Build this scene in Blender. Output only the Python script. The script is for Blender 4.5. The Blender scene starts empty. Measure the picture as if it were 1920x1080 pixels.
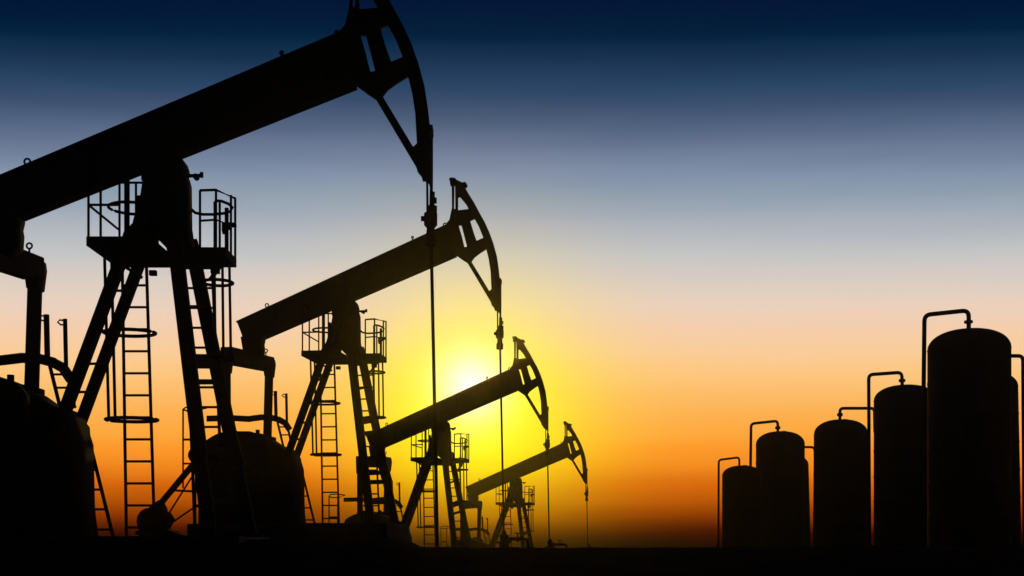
import bpy, bmesh, math, random
from mathutils import Vector, Matrix, noise

random.seed(7)
scene = bpy.context.scene
C = scene.collection
R = math.radians

# ------------------------------------------------------------------ camera
FPX = 2400.0                 # focal length in photo pixels (photo 1920 wide)
HOR = 1035.0                 # eye level in photo pixels
CAM_Z = 1.6
cam = bpy.data.cameras.new('camera')
cam.lens = FPX / 1920 * 36
cam.sensor_width = 36
cam.shift_y = (HOR - 540) / 1920
cam.clip_end = 5000
camo = bpy.data.objects.new('camera', cam)
camo.location = (0, 0, CAM_Z)
camo.rotation_euler = (R(90), 0, 0)
C.objects.link(camo)
scene.camera = camo

# ------------------------------------------------------------------ sun direction
SUN_AZ = math.atan2(884 - 960, FPX)                 # to the left of straight ahead
SUN_EL = math.atan2(1035 - 722, FPX)
sd = Vector((math.sin(SUN_AZ) * math.cos(SUN_EL), math.cos(SUN_AZ) * math.cos(SUN_EL), math.sin(SUN_EL)))
sun = bpy.data.lights.new('sun', 'SUN')
sun.energy = 0.32
sun.color = (1.0, 0.62, 0.05)
sun.angle = R(0.5)
suno = bpy.data.objects.new('sun', sun)
suno.rotation_euler = (-sd).to_track_quat('-Z', 'Y').to_euler()
suno.location = sd * 200
C.objects.link(suno)

scene.view_settings.view_transform = 'Standard'
scene.view_settings.look = 'None'
scene.view_settings.exposure = 0
scene.view_settings.gamma = 1
scene.view_settings.use_curve_mapping = False

# ------------------------------------------------------------------ sky
def lin(c):
    o = []
    for v in c:
        v = v / 255.0
        o.append(v / 12.92 if v <= 0.04045 else ((v + 0.055) / 1.055) ** 2.4)
    return tuple(o)

SKY = [  # photo row, sRGB of the sky away from the sun
 (0, (2, 20, 55)), (40, (1, 27, 56)), (68, (1, 33, 63)), (90, (13, 44, 72)), (110, (21, 48, 78)), (140, (33, 60, 92)),
 (170, (44, 71, 103)), (200, (62, 81, 111)), (235, (80, 99, 128)), (270, (102, 116, 145)), (300, (115, 131, 157)),
 (330, (130, 146, 171)), (370, (145, 160, 175)), (400, (160, 170, 184)), (440, (180, 184, 191)), (480, (196, 197, 197)),
 (510, (211, 202, 197)), (540, (222, 207, 193)), (580, (236, 209, 189)), (620, (245, 206, 173)), (660, (250, 205, 155)),
 (700, (254, 199, 128)), (740, (254, 187, 102)), (780, (254, 176, 80)), (815, (255, 167, 60)), (845, (253, 152, 42)),
 (875, (243, 137, 31)), (905, (216, 104, 12)), (935, (184, 85, 4)), (965, (138, 54, 0)), (1000, (72, 10, 0)), (1026, (30, 0, 0)),
]
w = bpy.data.worlds.new('World')
scene.world = w
w.use_nodes = True
nt = w.node_tree
nt.nodes.clear()
def N(t, **k):
    n = nt.nodes.new(t)
    for a, b in k.items(): setattr(n, a, b)
    return n
def L(a, b): nt.links.new(a, b)
def M(op, a, b=None, c=None):
    n = N('ShaderNodeMath', operation=op)
    for i, v in enumerate((a, b, c)):
        if v is None: continue
        if isinstance(v, (int, float)): n.inputs[i].default_value = v
        else: L(v, n.inputs[i])
    return n.outputs[0]
tc = N('ShaderNodeTexCoord')
sep = N('ShaderNodeSeparateXYZ')
L(tc.outputs['Generated'], sep.inputs[0])
dx, dy, dz = sep.outputs
# soft uneven veils of dusk cloud, stretched along the horizon
mp = N('ShaderNodeMapping'); mp.inputs['Scale'].default_value = (2.2, 2.2, 26)
L(tc.outputs['Generated'], mp.inputs[0])
nz = N('ShaderNodeTexNoise'); nz.inputs['Scale'].default_value = 2.0; nz.inputs['Detail'].default_value = 4
L(mp.outputs[0], nz.inputs['Vector'])
wob = M('MULTIPLY', M('SUBTRACT', nz.outputs['Fac'], 0.5), 0.012)
hor2 = M('ADD', M('MULTIPLY', dy, dy), M('MULTIPLY', M('MULTIPLY', dx, dx), 0.2))
t = M('DIVIDE', dz, M('SQRT', M('MAXIMUM', hor2, 1e-4)))
t = M('ADD', t, wob)
TMAX = HOR / FPX
fac = M('DIVIDE', t, TMAX)
ramp = N('ShaderNodeValToRGB')
cr = ramp.color_ramp
stops = sorted([((HOR - y) / HOR, lin(c)) for y, c in SKY])
cr.elements[0].position = stops[0][0]; cr.elements[0].color = (*stops[0][1], 1)
cr.elements[1].position = stops[-1][0]; cr.elements[1].color = (*stops[-1][1], 1)
for p, c in stops[1:-1]:
    e = cr.elements.new(p); e.color = (*c, 1)
L(fac, ramp.inputs[0])
# the glow about the low sun
vd = N('ShaderNodeVectorMath', operation='DISTANCE')
L(tc.outputs['Generated'], vd.inputs[0]); vd.inputs[1].default_value = sd
dist = vd.outputs['Value']
def gauss(s, p=2.0):
    return M('EXPONENT', M('MULTIPLY', M('POWER', M('DIVIDE', dist, s), p), -1.0))
def mixc(f, a, b, mode='MIX'):
    n = N('ShaderNodeMix', data_type='RGBA', blend_type=mode)
    if isinstance(f, (int, float)): n.inputs['Factor'].default_value = f
    else: L(f, n.inputs['Factor'])
    for i, v in ((6, a), (7, b)):
        if isinstance(v, tuple): n.inputs[i].default_value = (*v, 1)
        else: L(v, n.inputs[i])
    return n.outputs[2]
wide = M('MULTIPLY', gauss(0.125, 3.0), 0.20)
core = gauss(0.0225, 1.75)
vd2 = N('ShaderNodeVectorMath', operation='DISTANCE')        # the yellow glow sags towards the horizon
L(tc.outputs['Generated'], vd2.inputs[0])
ge = math.atan2(1035 - 775, FPX); ga = math.atan2(892 - 960, FPX)
vd2.inputs[1].default_value = (math.sin(ga) * math.cos(ge), math.cos(ga) * math.cos(ge), math.sin(ge))
dist = vd2.outputs['Value']
halo = M('MULTIPLY', gauss(0.080, 2.15), 0.97)
col = mixc(wide, ramp.outputs[0], (0.95, 0.55, 0.0))
red = N('ShaderNodeMapRange', interpolation_type='SMOOTHSTEP')   # low sunlight reddens and fails near the ground
L(t, red.inputs[0]); red.inputs[1].default_value = 0.0; red.inputs[2].default_value = 0.085
hcol = mixc(red.outputs[0], (0.50, 0.10, 0.0), (1.0, 0.97, 0.003))
col = mixc(halo, col, hcol)
col = mixc(core, col, (1.05, 1.05, 0.95))
# below the horizon and away from the sunset the sky is night-dark
lowf = N('ShaderNodeMapRange', interpolation_type='SMOOTHSTEP')
L(t, lowf.inputs[0]); lowf.inputs[1].default_value = -0.004; lowf.inputs[2].default_value = 0.030
lowf.inputs[3].default_value = 0.10; lowf.inputs[4].default_value = 1
azn = M('DIVIDE', dy, M('SQRT', M('MAXIMUM', M('ADD', M('MULTIPLY', dx, dx), M('MULTIPLY', dy, dy)), 1e-5)))
azf = N('ShaderNodeMapRange', interpolation_type='SMOOTHSTEP')
L(azn, azf.inputs[0]); azf.inputs[1].default_value = 0.1; azf.inputs[2].default_value = 0.9
azf.inputs[3].default_value = 0.0; azf.inputs[4].default_value = 1
night = (0.0009, 0.0022, 0.0060)
col = mixc(azf.outputs[0], night, col)
col = mixc(lowf.outputs[0], (0, 0, 0), col)
bg = N('ShaderNodeBackground')
L(col, bg.inputs[0]); bg.inputs[1].default_value = 1.0
out = N('ShaderNodeOutputWorld')
L(bg.outputs[0], out.inputs[0])

# ------------------------------------------------------------------ materials
def material(name, ca, cb, scale=3.0, rough=0.8, bump=0.0, metallic=0.0, spec=0.15, stretch=(1, 1, 1)):
    m = bpy.data.materials.new(name); m.use_nodes = True
    n = m.node_tree.nodes; l = m.node_tree.links
    b = n['Principled BSDF']
    tcn = n.new('ShaderNodeTexCoord'); mpn = n.new('ShaderNodeMapping'); mpn.inputs['Scale'].default_value = stretch
    l.new(tcn.outputs['Object'], mpn.inputs[0])
    t1 = n.new('ShaderNodeTexNoise'); t1.inputs['Scale'].default_value = scale; t1.inputs['Detail'].default_value = 8
    t1.inputs['Roughness'].default_value = 0.65
    l.new(mpn.outputs[0], t1.inputs['Vector'])
    r = n.new('ShaderNodeValToRGB')
    r.color_ramp.elements[0].position = 0.38; r.color_ramp.elements[0].color = (*ca, 1)
    r.color_ramp.elements[1].position = 0.68; r.color_ramp.elements[1].color = (*cb, 1)
    l.new(t1.outputs['Fac'], r.inputs[0]); l.new(r.outputs[0], b.inputs['Base Color'])
    b.inputs['Roughness'].default_value = rough
    b.inputs['Metallic'].default_value = metallic
    b.inputs['Specular IOR Level'].default_value = spec
    if bump:
        bp = n.new('ShaderNodeBump'); bp.inputs['Strength'].default_value = bump; bp.inputs['Distance'].default_value = 0.03
        l.new(t1.outputs['Fac'], bp.inputs['Height']); l.new(bp.outputs[0], b.inputs['Normal'])
    return m
MAT = dict(
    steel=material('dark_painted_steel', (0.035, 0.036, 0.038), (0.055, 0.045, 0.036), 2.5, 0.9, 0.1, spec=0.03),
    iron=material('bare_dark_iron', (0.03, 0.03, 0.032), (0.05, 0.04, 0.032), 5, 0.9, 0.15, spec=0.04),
    cable=material('greased_wire', (0.02, 0.02, 0.02), (0.035, 0.032, 0.03), 9, 0.7),
    tank=material('tank_paint', (0.045, 0.034, 0.030), (0.062, 0.044, 0.036), 0.8, 0.95, 0.1, spec=0.02, stretch=(1, 1, 0.25)),
    concrete=material('stained_concrete', (0.08, 0.075, 0.07), (0.13, 0.12, 0.11), 3, 0.95, 0.3, spec=0.05),
    soil=material('dark_soil', (0.022, 0.018, 0.014), (0.045, 0.036, 0.027), 0.9, 1.0, 0.5, spec=0.0),
    grass=material('dry_grass', (0.03, 0.03, 0.014), (0.05, 0.045, 0.02), 1.0, 1.0, spec=0.0),
)

# ------------------------------------------------------------------ mesh helpers
class MB:
    """collects shapes, becomes ONE mesh object"""
    def __init__(self): self.bm = bmesh.new()
    def box(self, c, s, rot=None):
        r = bmesh.ops.create_cube(self.bm, size=1)
        m = Matrix.Translation(c) @ (rot or Matrix()) @ Matrix.Diagonal((*s, 1))
        bmesh.ops.transform(self.bm, matrix=m, verts=r['verts'])
        return self
    def bar(self, p, q, wx, wy, up=(0, 1, 0)):
        """rectangular bar from p to q; wy along `up`, wx across"""
        p, q = Vector(p), Vector(q); z = (q - p); ln = z.length; z.normalize()
        y = Vector(up); y = (y - z * y.dot(z)).normalized(); x = y.cross(z)
        m = Matrix((( *[x[0], y[0], z[0]], 0), (*[x[1], y[1], z[1]], 0), (*[x[2], y[2], z[2]], 0), (0, 0, 0, 1)))
        return self.box((p + q) / 2, (wx, wy, ln), m)
    def tube(self, pts, r, n=10, closed=False):
        pts = [Vector(p) for p in pts]
        k = len(pts); rings = []
        for i, p in enumerate(pts):
            if closed: d = (pts[(i + 1) % k] - pts[i - 1])
            else: d = pts[min(i + 1, k - 1)] - pts[max(i - 1, 0)]
            d.normalize()
            a = Vector((0, 1, 0)) if abs(d.y) < 0.9 else Vector((1, 0, 0))
            u = d.cross(a).normalized(); v = d.cross(u)
            rr = r[i] if isinstance(r, (list, tuple)) else r
            rings.append([self.bm.verts.new(p + (u * math.cos(2 * math.pi * j / n) + v * math.sin(2 * math.pi * j / n)) * rr) for j in range(n)])
        for i in range(k if closed else k - 1):
            A, B = rings[i], rings[(i + 1) % k]
            for j in range(n):
                self.bm.faces.new((A[j], A[(j + 1) % n], B[(j + 1) % n], B[j]))
        if not closed:
            self.bm.faces.new(rings[0]); self.bm.faces.new(rings[-1][::-1])
        return self
    def lathe(self, c, prof, n=16, axis='Z'):
        """prof: (radius, height) pairs, revolved about an axis through c"""
        rings = []
        for r, h in prof:
            ring = []
            for j in range(n):
                a = 2 * math.pi * j / n
                o = (r * math.cos(a), r * math.sin(a), h)
                if axis == 'Y': o = (o[0], h, o[1])
                if axis == 'X': o = (h, o[0], o[1])
                ring.append(self.bm.verts.new(Vector(c) + Vector(o)))
            rings.append(ring)
        for A, B in zip(rings, rings[1:]):
            for j in range(n):
                self.bm.faces.new((A[j], A[(j + 1) % n], B[(j + 1) % n], B[j]))
        self.bm.faces.new(rings[0]); self.bm.faces.new(rings[-1][::-1])
        return self
    def ring(self, c, R0, r, axis='Y', n=28, a0=0, a1=360, sy=1.0):
        pts = []
        full = (a1 - a0) >= 360
        for i in range(n + (0 if full else 1)):
            a = R(a0 + (a1 - a0) * i / n)
            o = (R0 * math.cos(a), 0, R0 * math.sin(a)) if axis == 'Y' else (R0 * math.cos(a), R0 * sy * math.sin(a), 0)
            pts.append(Vector(c) + Vector(o))
        return self.tube(pts, r, 6, closed=full)
    def plate(self, poly, b, t, holes=(), bev=0.006):
        """flat plate in the X-Z plane, cut with holes, thickness 2t about depth b"""
        cu = bpy.data.curves.new('tmp', 'CURVE'); cu.dimensions = '2D'; cu.fill_mode = 'BOTH'
        cu.extrude = max(t - bev, 0.002); cu.bevel_depth = bev; cu.bevel_resolution = 0
        cu.offset = -bev
        for pl in [poly] + list(holes):
            s = cu.splines.new('POLY'); s.points.add(len(pl) - 1); s.use_cyclic_u = True
            for i, (x, z) in enumerate(pl): s.points[i].co = (x, z, 0, 1)
        o = bpy.data.objects.new('tmp', cu); C.objects.link(o)
        dg = bpy.context.evaluated_depsgraph_get()
        me = bpy.data.meshes.new_from_object(o.evaluated_get(dg))
        me.transform(Matrix(((1, 0, 0, 0), (0, 0, 1, b), (0, 1, 0, 0), (0, 0, 0, 1))))
        self.bm.from_mesh(me)
        bpy.data.objects.remove(o); bpy.data.curves.remove(cu); bpy.data.meshes.remove(me)
        return self
    def build(self, name, mat, parent=None, smooth=False, bevel=0):
        bmesh.ops.remove_doubles(self.bm, verts=self.bm.verts, dist=0.0004)
        bmesh.ops.recalc_face_normals(self.bm, faces=self.bm.faces)
        if bevel:
            es = [e for e in self.bm.edges if len(e.link_faces) == 2 and e.calc_face_angle(0) > 0.8]
            bmesh.ops.bevel(self.bm, geom=es, offset=bevel, segments=1, affect='EDGES', clamp_overlap=True)
        me = bpy.data.meshes.new(name); self.bm.to_mesh(me); self.bm.free()
        me.materials.append(MAT[mat])
        if smooth:
            for p in me.polygons: p.use_smooth = True
            me.set_sharp_from_angle(angle=R(40))
        o = bpy.data.objects.new(name, me); C.objects.link(o)
        if parent: o.parent = parent
        return o

def tag(o, label, cat, group=None):
    o['label'] = label; o['category'] = cat
    if group: o['group'] = group
    return o
def thing(name, loc=(0, 0, 0), rz=0):
    o = bpy.data.objects.new(name, None); C.objects.link(o)
    o.location = loc; o.rotation_euler = (0, 0, rz); o.empty_display_size = 0.5
    return o
def kids(o): return [c for c in C.objects if c.parent == o]
def copy_tree(o, parent=None):
    c = o.copy(); C.objects.link(c); c.parent = parent
    for ch in kids(o): copy_tree(ch, c)
    return c

# ------------------------------------------------------------------ terrain
def sstep(x, a, b):
    t = min(1, max(0, (x - a) / (b - a))); return t * t * (3 - 2 * t)
def plateau(x, c, half, edge):
    return sstep(x, c - half - edge, c - half + edge) * (1 - sstep(x, c + half - edge, c + half + edge))
def ground_z(x, y):
    z = 1.68 * sstep(y, 5, 25)
    z += 0.20 * plateau(x, -11, 7.4, 2.6) * plateau(y, 24.5, 3.2, 2)
    z += 0.76 * plateau(x, -6.95, 3.4, 1.0) * plateau(y, 41.3, 2.6, 2.5)
    for cx, cy, d, s in ((-2.9, 58.8, 1.12, 3.2), (0.6, 87.9, 2.05, 3.4)):
        z -= d * math.exp(-(((x - cx + 0.8) / s) ** 2 + ((y - cy) / 2.6) ** 2))
    z += 0.045 * noise.noise((x * 0.35, y * 0.35, 0)) + 0.028 * noise.noise((x * 1.3, y * 1.3, 3)) + 0.012 * noise.noise((x * 4, y * 4, 7))
    z -= 0.3 * sstep(y, 100, 124)
    return z
def ground():
    bm = bmesh.new()
    xs = [-145, -100, -75, -55, -42, -34, -28] + [-24 + 0.28 * i for i in range(int(44 / 0.28))] + [20.5, 22, 25, 29, 35, 44, 58, 78, 105, 145]
    ys = [-60,  -30, -18, -10, -5, -2] + [0.6 * i for i in range(28)]
    y = ys[-1]
    while y < 123:
        y += max(0.3, 0.35 + (y - 46) * 0.022) if y > 44 else 0.3
        ys.append(y)
    V = [[bm.verts.new((x, yy, ground_z(x, yy))) for x in xs] for yy in ys]
    for j in range(len(ys) - 1):
        for i in range(len(xs) - 1):
            bm.faces.new((V[j][i], V[j][i + 1], V[j + 1][i + 1], V[j + 1][i]))
    me = bpy.data.meshes.new('ground'); bm.to_mesh(me); bm.free()
    me.materials.append(MAT['soil'])
    for p in me.polygons: p.use_smooth = True
    o = bpy.data.objects.new('ground', me); C.objects.link(o); o['kind'] = 'structure'
ground()

# ------------------------------------------------------------------ the pumpjack (measured off the nearest one)
D1 = 24.0; X1 = -6.1; Z1 = CAM_Z + 0.32
def P(x, y, b=0.0):
    k = 0.01 * (D1 + b) / D1
    return Vector(((x - 960) * k - X1, b, (HOR - y) * k - 0.32))
def PZ(pts, b=0.0): return [(v.x, v.z) for v in (P(x, y, b) for x, y in pts)]
def Q(x, y): return (803 + (x - 937) / 0.588, 340 + (y - 590) / 0.588)      # read off the second jack instead

def eye_bolt(x, y0, y1, b, parent, r=0.055):
    m = MB(); p = P(x, y0, b); q = P(x, y1, b)
    m.tube([p, q - Vector((0, 0, r))], 0.022, 8); m.ring(q, r, 0.02, 'Y', 16)
    return m.build('eye_bolt', 'iron', parent, True)

def ladder(rails, rungs, b, name, parent, rr=0.032):
    m = MB()
    (x0, y0, x1, y1), (u0, v0, u1, v1) = rails
    m.tube([P(x0, y0, b), P(x1, y1, b)], rr, 8); m.tube([P(u0, v0, b), P(u1, v1, b)], rr, 8)
    for y in rungs:
        fx = x0 + (x1 - x0) * (y - y0) / (y1 - y0); gx = u0 + (u1 - u0) * (y - v0) / (v1 - v0)
        m.tube([P(fx, y, b), P(gx, y, b)], 0.024, 6)
    return m.build(name, 'steel', parent, True)

def make_jack():
    root = thing('pumpjack')
    # --- walking beam
    m = MB()
    m.plate(PZ([(-46, 356), (300, 208), (640, 67), (666, 60), (668, 158), (360, 284), (40, 411), (-20, 428), (-32, 392)]), 0, 0.10)
    m.bar(P(-46, 357), P(642, 67), 0.05, 0.36); m.bar(P(34, 411), P(668, 160), 0.05, 0.36)
    for k in range(9):
        x = 20 + k * 74
        yt = 357 - (x + 46) * 0.4215; yb = 413 - (x - 34) * 0.395
        if x > 34: m.bar(P(x, yt + 6), P(x + 4, yb - 6), 0.025, 0.32)
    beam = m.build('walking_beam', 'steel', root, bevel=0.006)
    eye_bolt(51, 328, 303, 0, beam); eye_bolt(528, 115, 99, 0, beam, 0.03); eye_bolt(632, 72, 62, 0, beam, 0.045)
    # --- horse head
    arc_o = [(692, -60), (710, -28), (725, -4), (742, 28), (757, 55), (772, 88), (785, 124), (796, 165), (802, 205), (806, 245), (808, 295), (809, 344)]
    outer = [(655, -82), (664, -84), (672, -76), (692, -66)] + arc_o + [(800, 342), (783, 322), (780, 312), (705, 186), (690, 176), (668, 160), (628, 100), (636, 62), (648, 48), (656, 10)]
    H0 = [(674, -22), (680, -24), (700, 0), (709, 17), (674, 20)]
    H0b = [(662, -60), (666, -60), (667, 15), (661, 15)]
    H1 = [(713, 53), (727, 47), (742, 74), (756, 109), (734, 118), (724, 90)]
    H2 = [(676, 66), (686, 66), (695, 100), (704, 135), (695, 137), (686, 100)]
    H3 = [(765, 143), (773, 176), (779, 215), (782, 271), (775, 277), (717, 181), (727, 168), (742, 157)]
    m = MB()
    m.plate(PZ(outer), 0, 0.07, [PZ(h) for h in (H0, H0b, H1, H2, H3)])
    fa = [P(x - 2, y) for x, y in arc_o]
    for p, q in zip(fa, fa[1:]): m.bar(p - (q - p) * 0.03, q + (q - p) * 0.03, 0.05, 0.30)
    m.bar(P(711, 183), P(778, 294), 0.11, 0.18)
    m.lathe(P(653, -82, -0.12), [(0.065, 0), (0.065, 0.24)], 10, 'Y'); m.lathe(P(695, -66, -0.12), [(0.07, 0), (0.07, 0.24)], 10, 'Y'); m.bar(P(653, -84), P(656, -60), .1, .14)
    m.box(P(809, 246), (0.06, 0.34, 0.14)); m.box(P(798, 330), (0.12, 0.26, 0.14))
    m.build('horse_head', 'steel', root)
    # --- bridle, carrier bar, polished rod
    MB().tube([P(801, 336, -0.1), P(801.5, 402, -0.1)], 0.022, 8).build('bridle_cable', 'cable', root, True)
    MB().tube([P(809, 246, 0.1), P(809, 340, 0.1), P(808, 402, 0.1)], 0.030, 8).build('bridle_cable', 'cable', root, True)
    m = MB(); c = P(807.5, 460)
    m.lathe(c, [(0.085, 0), (0.11, 0.02), (0.11, 0.17), (0.085, 0.2), (0.075, 0.32), (0.11, 0.36), (0.125, 0.38), (0.125, 0.60), (0.07, 0.63), (0.06, 0.74)], 14)
    m.lathe(c + Vector((-0.18, 0, 0.5)), [(0.05, 0), (0.05, 0.14)], 10, 'X')
    m.lathe(c + Vector((0.07, 0, 0.68)), [(0.05, -0.06), (0.05, 0.06)], 8); m.lathe(c + Vector((0.075, 0, 0.84)), [(0.04, -0.05), (0.04, 0.05)], 8)
    m.tube([c + Vector((0.02, 0, 0.6)), c + Vector((0.03, 0, 1.0))], 0.05, 8)
    m.build('carrier_bar', 'iron', root, True)
    MB().tube([P(808.5, 452), P(820, 1015), P(821, 1090)], 0.032, 10).build('polished_rod', 'iron', root, True)
    # --- saddle bearing on the post head
    m = MB()
    m.plate(PZ([(272, 345), (272, 322), (330, 292), (340, 296), (346, 304), (350, 318), (346, 345)]), 0, 0.26)
    m.lathe(P(306, 318, -0.42), [(0.12, 0), (0.17, 0.02), (0.17, 0.82), (0.12, 0.84)], 18, 'Y')
    m.tube([P(346, 320), P(354, 320)], 0.035, 8)
    m.tube([P(345, 330), P(378, 329)], 0.035, 8); m.lathe(P(366, 330, -0.07), [(0.055, 0), (0.055, 0.14)], 8, 'Y'); m.lathe(P(378, 328), [(0.035, -.05), (0.035, .05)], 8)
    m.build('saddle_bearing', 'iron', root, bevel=0.004)
    m = MB()
    m.plate(PZ([(276, 330), (350, 330), (354, 345), (355, 425), (362, 470), (368, 500), (325, 500), (318, 470), (303, 455), (304, 430), (294, 440), (286, 462), (276, 468), (244, 468), (256, 420), (270, 370)]), 0, 0.24)
    m.box(P(264, 390, -0.35), (0.12, 0.2, 0.42)); m.box(P(255, 428, -0.3), (0.14, 0.2, 0.12)); m.box(P(300, 489, -.1), (0.9, 0.3, 0.14)); m.box(P(287, 512, .5), (0.14, 0.1, 0.1))
    m.bar(P(246, 470, -0.55), P(291, 350, -0.35), 0.12, 0.14); m.bar(P(280, 470, 0.55), P(310, 350, 0.35), 0.16, 0.14)
    m.build('post_head', 'steel', root, bevel=0.008)
    # --- the four legs of the samson post
    def leg(x0, y0, x1, y1, b0, b1, wd=0.27):
        mm = MB(); p, q = P(x0, y0, b0), P(x1, y1, b1)
        mm.bar(p, q, 0.03, wd, (1, 0, 0)); s = Vector((wd / 2 - 0.015, 0, 0))
        mm.bar(p + s, q + s, 0.16, 0.03, (1, 0, 0)); mm.bar(p - s, q - s, 0.16, 0.03, (1, 0, 0))
        f = (q - p).normalized()
        mm.box(q - Vector((0, 0, 0.02)), (0.45, 0.4, 0.05))
        return mm.build('leg', 'steel', root)
    LEGS = ((250, 425, 36, 1002, -0.7, -0.8, 0.215), (287, 425, 73, 1003, 0.7, 0.8, 0.205),
            (327, 445, 393, 1002, -0.7, -0.8, 0.25), (357, 450, 470, 1003, 0.7, 0.8, 0.25))
    def lx(i, y): x0, y0, x1, y1 = LEGS[i][:4]; return x0 + (x1 - x0) * (y - y0) / (y1 - y0)
    for l_ in LEGS: leg(*l_)
    def brace(p, q, a, h): MB().bar(p, q, a, h, (0, 0, 1)).build('cross_brace', 'steel', root)
    for y in (545, 620, 682, 735):
        brace(P(lx(0, y), y, -0.74), P(lx(1, y), y, 0.74), 0.09, 0.05)
    for y, h in ((575, .06), (676, .24), (716, .10), (845, .14), (874, .14), (940, .1)):
        brace(P(lx(2, y), y, -0.74), P(lx(3, y), y, 0.74), 0.06, h)
    MB().bar(P(428, 810, 0.8), P(446, 876, 0.8), 0.3, 0.2).build('junction_box', 'steel', root)
    # --- platform and its railings
    zp = 5.29
    m = MB()
    def slab(x0, x1, y0, y1):
        m.box(((x0 + x1) / 2, (y0 + y1) / 2, zp), (x1 - x0, y1 - y0, 0.10))
        for yy in (y0, y1): m.box(((x0 + x1) / 2, yy, zp), (x1 - x0 + .06, 0.06, 0.17))
        for xx in (x0, x1): m.box((xx, (y0 + y1) / 2, zp), (0.058, y1 - y0, 0.166))
    slab(-1.55, -0.45, -0.88, 0.85); slab(0.16, 0.72, -0.06, 0.83); slab(-0.44, 0.15, 0.42, 0.82)
    for y in (-0.5, 0.5): m.bar((-1.45, y, zp - .06), (-0.98, y, zp - .36), 0.06, 0.06)
    m.bar((0.5, 0.6, zp - .1), (0.30, 0.6, zp - .38), 0.07, 0.07)
    m.box((0.42, 0.5, zp - 0.2), (0.16, 0.12, 0.16))
    plat = m.build('platform', 'steel', root)
    m = MB(); r = 0.024
    top = zp + 1.56
    X0, X1_, Ya, Yb = -1.55, -0.45, -0.88, 0.85
    for x, y in ((X0, Ya), (-1.33, Ya), (-1.2, Yb), (X0 + .03, Yb), (-0.98, Yb), (-0.78, Yb), (-0.5, Yb)): m.tube([(x, y, zp), (x, y, top)], r, 6)
    m.tube([(-0.5, Yb, top), (X0, Yb, top), (X0, Ya, top), (-1.2, Ya, top)], r, 6)
    m.tube([(X0, Yb, zp + .66), (X0, Ya, zp + .66), (-1.0, Ya, zp + .66)], r, 6)
    m.ring((-1.12, 0.35, zp + 0.93), 0.44, 0.03, 'Z', 26)
    m.bar((-1.15, 0.1, zp), (-1.15, 0.1, top + .05), 0.09, 0.06)
    m.box(P(259, 385, .6), (0.08, 0.1, 0.34))
    m.build('railing', 'steel', plat)
    m = MB()
    def post(x, y0, y1, b, rr=0.024): m.tube([P(x, y0, b), P(x, y1, b)], rr, 6)
    post(375, 357, 474, .1); post(405, 356, 474, .1); post(441, 372, 488, .83); post(403, 378, 474, .3, .03); post(412, 378, 474, .3); post(425, 390, 482, .5, .04); post(433, 366, 482, .6)
    m.tube([P(375, 357, .1), P(405, 356, .1), P(441, 372, .83)], .026, 6); m.tube([P(375, 414, .1), P(405, 412, .1), P(441, 425, .83)], .022, 6)
    m.tube([P(x, y, .2) for x, y in ((358, 392), (366, 399), (380, 402), (400, 402), (420, 400), (432, 396), (436, 389), (428, 382), (415, 377), (403, 376))], .028, 6)
    m.box(P(425, 424, .5), (0.16, 0.14, 0.12)); m.lathe(P(434, 422, .5), [(0.05, -.09), (0.05, .09)], 8, 'X'); m.lathe(P(420, 434, .5), [(0.03, -.05), (0.05, .05)], 8)
    m.build('railing', 'steel', plat)
    # --- caged ladders
    ld = ladder(((229, 478, 237, 1006), (274, 478, 290, 1006)), [494, 535] + [576 + 41.3 * i for i in range(11)], 0.9, 'ladder', root)
    m = MB()
    for cx, cy in ((243, 624), (247, 787)):
        c = P(cx, cy, 0.6); m.ring(c, 0.49, 0.035, 'Z', 30, sy=0.8)
    for (xa, ya, xb, yb) in ((196, 478, 204, 788), (209, 478, 216, 792)): m.tube([P(xa, ya, 0.3), P(xb, yb, 0.3)], 0.03, 6)
    m.build('safety_cage', 'steel', ld)
    ld = ladder(((345, 478, 366, 1006), (397, 478, 420, 1006)), [503 + 37.2 * i for i in range(13)], 1.0, 'ladder', root)
    m = MB()
    for cx, cy in ((408, 530), (411, 672)): m.ring(P(cx, cy, 0.75), 0.29, 0.032, 'Z', 24)
    for (xa, xb) in ((402, 404), (417, 419), (430, 433)): m.tube([P(xa, 490, 0.8), P(xb, 675, 0.8)], 0.027, 6)
    m.build('safety_cage', 'steel', ld)
    # --- tail bearing, equalizer, pitman arms
    MB().plate(PZ([(-30, 405), (40, 411), (36, 428), (38, 440), (36, 468), (5, 482), (-20, 474), (-24, 440)]), 0, 0.22).build('tail_bearing', 'iron', root, bevel=0.01)
    m = MB()
    ne, fe = P(-98, 442, -1.7), P(66, 504, 1.7)
    m.bar(ne, fe, 0.40, 0.44, (0, 0, 1)); m.bar(ne + Vector((0, .3, -.22)), fe + Vector((0, -.3, -.22)), 0.30, 0.12, (0, 0, 1))
    m.plate(PZ([(50, 484), (70, 482), (80, 490), (82, 505), (77, 545), (56, 545), (52, 515)], 1.7), 1.7, 0.2)
    m.plate(PZ([(-112, 432), (-88, 430), (-82, 470), (-86, 505), (-110, 505)], -1.7), -1.7, 0.2)
    eq = m.build('equalizer', 'steel', root, bevel=0.02)
    eye_bolt(55, 480, 461, 1.6, eq)
    MB().bar(P(66, 520, 1.7), P(58, 775, 1.45), 0.26, 0.14).build('pitman_arm', 'steel', root, bevel=0.01)
    MB().bar(P(-98, 480, -1.7), P(-94, 775, -1.45), 0.24, 0.14).build('pitman_arm', 'steel', root, bevel=0.01)
    # --- gear reducer, cranks and counterweights
    m = MB()
    m.plate(PZ([(-137, 1008), (-140, 820), (-118, 745), (-70, 716), (-10, 714), (34, 724), (66, 736), (100, 760), (140, 780), (156, 830), (160, 1008)]), 0, 0.62, bev=0.02)
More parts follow.
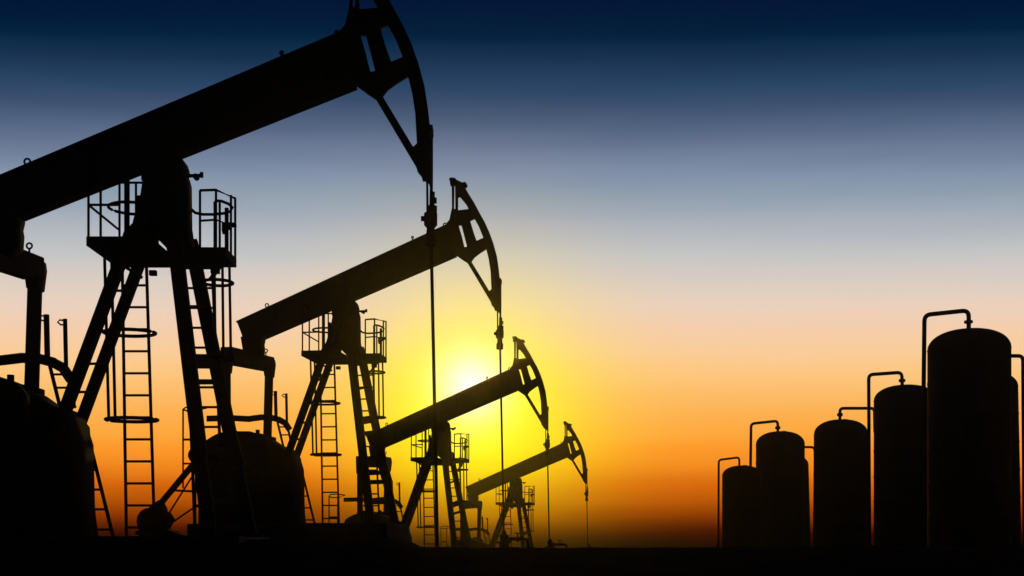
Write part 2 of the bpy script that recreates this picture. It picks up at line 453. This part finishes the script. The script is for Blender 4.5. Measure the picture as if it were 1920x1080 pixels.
    m.lathe(P(0, 850, -1.3), [(0.2, 0), (0.2, 2.6)], 18, 'Y')
    m.box(P(62, 744, .4), (0.34, 0.3, 0.3))
    for x in (-60, 20): m.lathe(P(x, 708), [(0.07, -.08), (0.07, 0.05)], 8)
    m.build('gearbox', 'steel', root)
    for b, pts in ((-1.15, [(-178, 1012), (-178, 770), (-158, 732), (-135, 718), (-110, 707), (-61, 703), (-8, 704), (30, 716), (50, 740), (62, 1012)]),
                   (1.15, [(-60, 1008), (-66, 760), (-10, 722), (40, 720), (78, 731), (80, 752), (104, 757), (142, 772), (164, 800), (168, 850), (172, 1006)])):
        cw = MB().plate(PZ(pts, b), b, 0.17, bev=0.03).build('counterweight', 'iron', root)
    MB().bar(P(0, 850, -1.4), P(-92, 765, -1.4), 0.3, 0.14).build('crank_arm', 'steel', root, bevel=0.02)
    MB().bar(P(0, 850, 1.4), P(58, 765, 1.4), 0.3, 0.14).build('crank_arm', 'steel', root, bevel=0.02)
    m = MB(); m.lathe(P(-198, 780, -0.85), [(0.2, 0), (0.25, 0.02), (0.25, 0.22), (0.2, 0.24)], 22, 'Y'); m.bar(P(-198, 780, -0.75), P(-120, 785, -.75), 0.3, 0.12)
    m.build('belt_pulley', 'iron', root)
    # --- guard bar round the cranks with its posts
    m = MB()
    g = [(-136, 673), (-60, 672), (0, 676), (40, 671), (75, 673), (100, 680), (120, 692), (131, 712)]
    for p, q in zip(g, g[1:]): m.bar(P(*p, 1.9), P(*(q[0] + 2, q[1]), 1.9), 0.20, 0.06)
    for x, y0, y1, rr in ((87, 590, 680, .06), (122, 598, 694, .045)):
        m.tube([P(x, y0, 1.9), P(x + 2, y1, 1.9)], rr, 8)
        m.tube([P(x, y0 + 3, 1.9), P(x - 10, y0 + 2, 1.9), P(x - 14, y0 + 6, 1.9), P(x - 8, y0 + 11, 1.9), P(x, y0 + 11, 1.9)], .018, 6)
    m.build('crank_guard', 'steel', root)
    ladder(((92, 680, 113, 765), (124, 690, 140, 765)), (702, 727), 1.9, 'step_ladder', root, .04)
    ladder(((159, 826, 181, 1006), (164, 812, 212, 1006)), (881, 918, 955, 993), 1.3, 'step_ladder', root, .038)
    # --- brake lever rails, motor and belt brace on the tail side
    m = MB()
    def qt(x0, y0, x1, y1, r, b=-0.2): m.tube([P(*Q(x0, y0), b), P(*Q(x1, y1), b)], r, 8)
    qt(328, 762, 328, 913, .03); qt(353, 762, 353, 1002, .03); qt(360, 870, 360, 1002, .03)
    qt(328, 820, 356, 820, .035); qt(328, 866, 356, 866, .03); qt(306, 917, 362, 920, .035)
    m.tube([P(*Q(x, y), b) for x, y, b in ((328, 762, -.2), (335, 760, .2), (356, 759, .2), (375, 761, 0), (356, 765, -.3), (335, 765, -.3))], .028, 6, closed=True)
    m.build('guard_rail', 'steel', root)
    m = MB()
    m.bar(P(*Q(347, 866), -.6), P(*Q(262, 964), -.5), 0.17, 0.12)
    qt(350, 882, 296, 964, .03, -.5); qt(356, 945, 306, 978, .03, -.5)
    m.build('belt_brace', 'steel', root)
    m = MB()
    mc = P(*Q(272, 976), 0)
    m.lathe(mc + Vector((0, -.5, 0)), [(0.34, 0), (0.42, 0.06), (0.42, 0.9), (0.34, 0.98)], 20, 'Y')
    m.plate(PZ([Q(*p) for p in ((244, 990), (246, 968), (262, 952), (284, 936), (292, 950), (294, 958), (300, 960), (308, 972), (302, 984), (298, 991), (330, 1003), (330, 1012), (244, 1012))], -.1), -.1, .2)
    m.box(mc + Vector((0.1, 0, -0.38)), (1.1, 0.9, 0.12))
    m.build('motor', 'iron', root, True)
    # --- foundation
    m = MB(); m.box((-1.5, 0, -0.44), (5.6, 3.0, 0.8)); m.box((-4.6, 0, -0.34), (1.5, 1.7, 0.6))
    m.build('foundation', 'concrete', root, bevel=0.03)
    return root

proto = make_jack()
LABELS = ['nearest and largest black pumpjack, its beam tail cut by the left edge',
          'second largest black pumpjack, standing between the nearest jack and the sun',
          'dark olive pumpjack whose walking beam crosses in front of the sun',
          'smallest and farthest pumpjack, hazy brown, rightmost of the four']
JACKS = [(350.0, 1.0), (937 - 453 * .588, .588), (1027 - 453 * .408, .408), (1101 - 453 * .273, .273)]
TIPY = [340, 590, 808, 908]
for i, (px, s) in enumerate(JACKS):
    o = proto if i == 0 else copy_tree(proto)
    D = D1 / s
    az = math.atan2(px - 960, FPX) - math.atan2(350 - 960, FPX)
    yb = TIPY[i] + (1003 - 340) * s
    o.location = ((px - 960) / FPX * D, D, CAM_Z + (HOR - yb) * D / FPX)
    o.rotation_euler = (0, 0, -az)
    tag(o, LABELS[i], 'pumpjack', 'pumpjacks in a receding row')

# ------------------------------------------------------------------ wellheads under the rods
def at(px, D): return ((px - 960) / FPX * D, D)
def make_wellhead():
    r = thing('wellhead')
    m = MB()
    m.lathe((0, 0, -0.5), [(0.16, 0), (0.16, 0.56), (0.24, 0.56), (0.24, 0.62), (0.11, 0.62), (0.11, 0.75), (0.15, 0.76), (0.15, 0.82), (0.09, 0.84), (0.06, 0.96)], 14)
    m.build('casing', 'iron', r, True)
    m = MB(); m.lathe((0.1, 0, 0.20), [(0.06, 0), (0.06, 0.3), (0.11, 0.3), (0.11, 0.36), (0.06, 0.36), (0.06, 0.5)], 10, 'X')
    m.tube([(0.6, 0, 0.20), (0.72, 0, 0.18), (0.76, 0, 0.05), (0.76, 0, -0.3)], 0.055, 8)
    m.build('flow_line', 'iron', r, True)
    m = MB(); m.ring((0.43, 0, 0.38), 0.09, 0.018, 'Z', 14); m.tube([(0.43, 0, 0.25), (0.43, 0, 0.39)], 0.02, 6); m.bar((0.34, 0, .38), (0.52, 0, .38), .015, .02)
    m.build('valve_wheel', 'iron', r)
    return r
WL = ['low iron wellhead at the foot of the nearest jack\'s long rod', 'iron wellhead under the rod of the second largest pumpjack',
      'iron wellhead under the rod of the olive pumpjack before the sun', 'tiny iron wellhead under the rod of the farthest pumpjack']
wh = None
for i, (px, D, sc) in enumerate(((820, 24.0, 1), (944, 40.2, 1), (1031, 57.9, 1), (1103, 86.5, 1))):
    wh0 = wh
    o = make_wellhead() if wh is None else copy_tree(wh)
    if wh is None: wh = o
    x, y = at(px, D)
    # stand it on the rod's own axis
    v = JACKS[i]; jo = [k for k in C.objects if k.get('label') == LABELS[i]][0]
    a = jo.rotation_euler.z; lp = P(820.5, 1040)
    x = jo.location.x + lp.x * math.cos(a) - lp.y * math.sin(a); y = jo.location.y + lp.x * math.sin(a) + lp.y * math.cos(a)
    o.location = (x, y, ground_z(x, y) - (0.55 if i == 0 else -0.14))
    tag(o, WL[i], 'wellhead', 'wellheads under the pumpjack rods')

# ------------------------------------------------------------------ storage tanks
def bend(pts, r):
    """round the corners of a polyline"""
    pts = [Vector(p) for p in pts]; out = [pts[0]]
    for a, b, c in zip(pts, pts[1:], pts[2:]):
        u = (a - b).normalized(); v = (c - b).normalized()
        for k in range(6):
            t = k / 5; p = b + u * r * (1 - t) ** 2 + v * r * t ** 2
            out.append(p)
    return out + [pts[-1]]
def tank(x0, x1, ytop, ysh, D, label, pipes=(), flare=0.0, name='storage_tank'):
    D *= 0.66
    k = D / FPX
    cx = ((x0 + x1) / 2 - 960) * k; rad = (x1 - x0) / 2 * k
    g = ground_z(cx, D) - 0.1
    H = lambda y: CAM_Z + (HOR - y) * k - g
    r = thing(name, (cx, D, g))
    n = 48
    sh = H(ysh)
    m = MB()
    prof = [(rad * (1 + flare), 0)]
    nb = 6
    for i in range(nb):
        h0 = sh * (i + 1) / nb; f = rad * (1 + flare * (1 - (i + 1) / nb))
        if i < nb - 1: prof += [(f, h0 - .05), (f + .012, h0 - .03), (f + .012, h0 + .03), (f, h0 + .05)]
        else: prof += [(f, h0)]
    m.lathe((0, 0, 0), prof, n)
    m.build('shell', 'tank', r, True)
    m = MB(); top = H(ytop) - sh
    dome = [(rad + .015, -0.02)]
    for i in range(0, 13):
        a = R(90) * i / 12
        dome.append((max(rad * math.cos(a) ** 0.82, 0.02), top * math.sin(a)))
    m.lathe((0, 0, sh), dome, n)
    m.lathe((0.15 * rad, 0, H(ytop) - 0.05), [(0.12, 0), (0.12, 0.07)], 12)
    m.build('roof', 'tank', r, True)
    m = MB(); m.lathe((0, 0, -.3), [(rad * (1 + flare) + .25, 0), (rad * (1 + flare) + .25, 0.4)], n); m.build('footing', 'concrete', r)
    m = MB(); m.lathe((-.2 * rad, -rad * .99 - .08, 0.9), [(0.36, 0), (0.36, .16)], 18, 'Y'); m.build('manhole', 'iron', r)
    for pts, pr, br, fl in pipes:
        m = MB()
        q = [((x - 960) * k - cx, b, H(y)) for x, y, b in pts]
        m.tube(bend(q, br * k), pr * k, 10)
        if fl: m.lathe(((fl[0] - 960) * k - cx, fl[2], H(fl[1])), [(pr * k * 1.2, -3 * k), (pr * k * 1.9, -2.2 * k), (pr * k * 1.9, 2.2 * k), (pr * k * 1.2, 3 * k)], 12)
        m.build('pipe', 'steel', r, True)
    return tag(r, label, 'storage tank', 'storage tanks in a row')
def xs(rx): return 1300 + rx / 2.0774
def ys_(ry): return 560 + ry / 2.0774
def rp(l, b): return [(xs(x), ys_(y), b) for x, y in l]
B = 0
tank(xs(919), xs(1228), ys_(120), ys_(196), 64, 'tallest black tank on the right, gooseneck pipe rising over its domed top',
     [(rp([(885, 420), (889, 70), (1060, 52), (1060, 126)], -0.3), 4.2, 12, (xs(1059), ys_(97), -0.3)),
      (rp([(1215, 223), (1284, 223), (1290, 990)], 0.0), 3.6, 9, None)])
tank(xs(707), xs(943), ys_(337), ys_(395), 80, 'large black tank half hidden behind the left side of the tallest tank',
     [(rp([(687, 1080), (683, 296), (812, 287), (814, 345)], 0.0), 3.3, 9, (xs(813), ys_(319), 0.0))])
tank(xs(472), xs(677), ys_(471), ys_(528), 97, 'free-standing middle tank with reddish sheen and a pipe bending right',
     [(rp([(571, 480), (571, 427), (705, 427), (707, 520)], 0.0), 2.9, 7, (xs(571), ys_(452), 0.0))], flare=0.035)
tank(xs(245), xs(432), ys_(517), ys_(568), 107, 'mid-size tank left of the free-standing one, short pipe from its right side',
     [(rp([(222, 720), (225, 487), (329, 476), (329, 525)], 0.0), 2.6, 7, (xs(329), ys_(503), 0.0)),
      (rp([(425, 580), (467, 580), (472, 700)], -0.3), 2.2, 7, None)])
tank(xs(113), xs(266), ys_(650), ys_(690), 100, 'smallest and leftmost tank, thin pipe standing at its left',
     [(rp([(97, 1060), (99, 628), (179, 618), (179, 656)], 0.0), 2.0, 6, None)])
tank(xs(1000), xs(1256), ys_(285), ys_(345), 72, 'lower black tank behind the tallest one, showing at its right edge', flare=0.10)
tank(xs(290), xs(447), ys_(605), ys_(650), 118, 'lower black tank behind the mid-size one, showing at its right edge', flare=0.11)

# ------------------------------------------------------------------ dry tufts along the rise
bm = bmesh.new()
rnd = random.Random(3)
for i in range(2600):
    y = rnd.uniform(18, 52); x = rnd.uniform(-0.42, 0.42) * y
    d = noise.noise((x * .5, y * .5, 11))
    if d < 0.05: continue
    z = ground_z(x, y) - .01
    for k in range(4):
        a = rnd.uniform(0, 6.28); h = rnd.uniform(.03, .10) * (0.6 + d * 1.5); px, py = x + rnd.gauss(0, .05), y + rnd.gauss(0, .05)
        wv = Vector((math.cos(a), math.sin(a), 0)) * .008; ln = Vector((rnd.gauss(0, .03), rnd.gauss(0, .03), h))
        v = [bm.verts.new(Vector((px, py, z)) + q) for q in (-wv, wv, ln)]
        bm.faces.new(v)
me = bpy.data.meshes.new('dry_grass'); bm.to_mesh(me); bm.free(); me.materials.append(MAT['grass'])
go = bpy.data.objects.new('dry_grass', me); C.objects.link(go); go['kind'] = 'stuff'
tag(go, 'sparse dry grass tufts on the dark ground', 'grass')

# ------------------------------------------------------------------ haze
HAZE = 0.00022
if HAZE:
    m = MB(); m.box((0, 31, 6.5), (300, 194, 19))
    hz = m.build('haze', 'soil')
    hm = bpy.data.materials.new('haze'); hm.use_nodes = True
    n = hm.node_tree.nodes; n.clear()
    pv = n.new('ShaderNodeVolumePrincipled'); ho = n.new('ShaderNodeOutputMaterial')
    pv.inputs['Color'].default_value = (0.95, 0.9, 0.8, 1); pv.inputs['Density'].default_value = HAZE; pv.inputs['Anisotropy'].default_value = 0.95
    hm.node_tree.links.new(pv.outputs[0], ho.inputs['Volume'])
    hz.data.materials.clear(); hz.data.materials.append(hm)
    hz['kind'] = 'stuff'; tag(hz, 'warm evening haze round the far pumpjacks', 'haze')
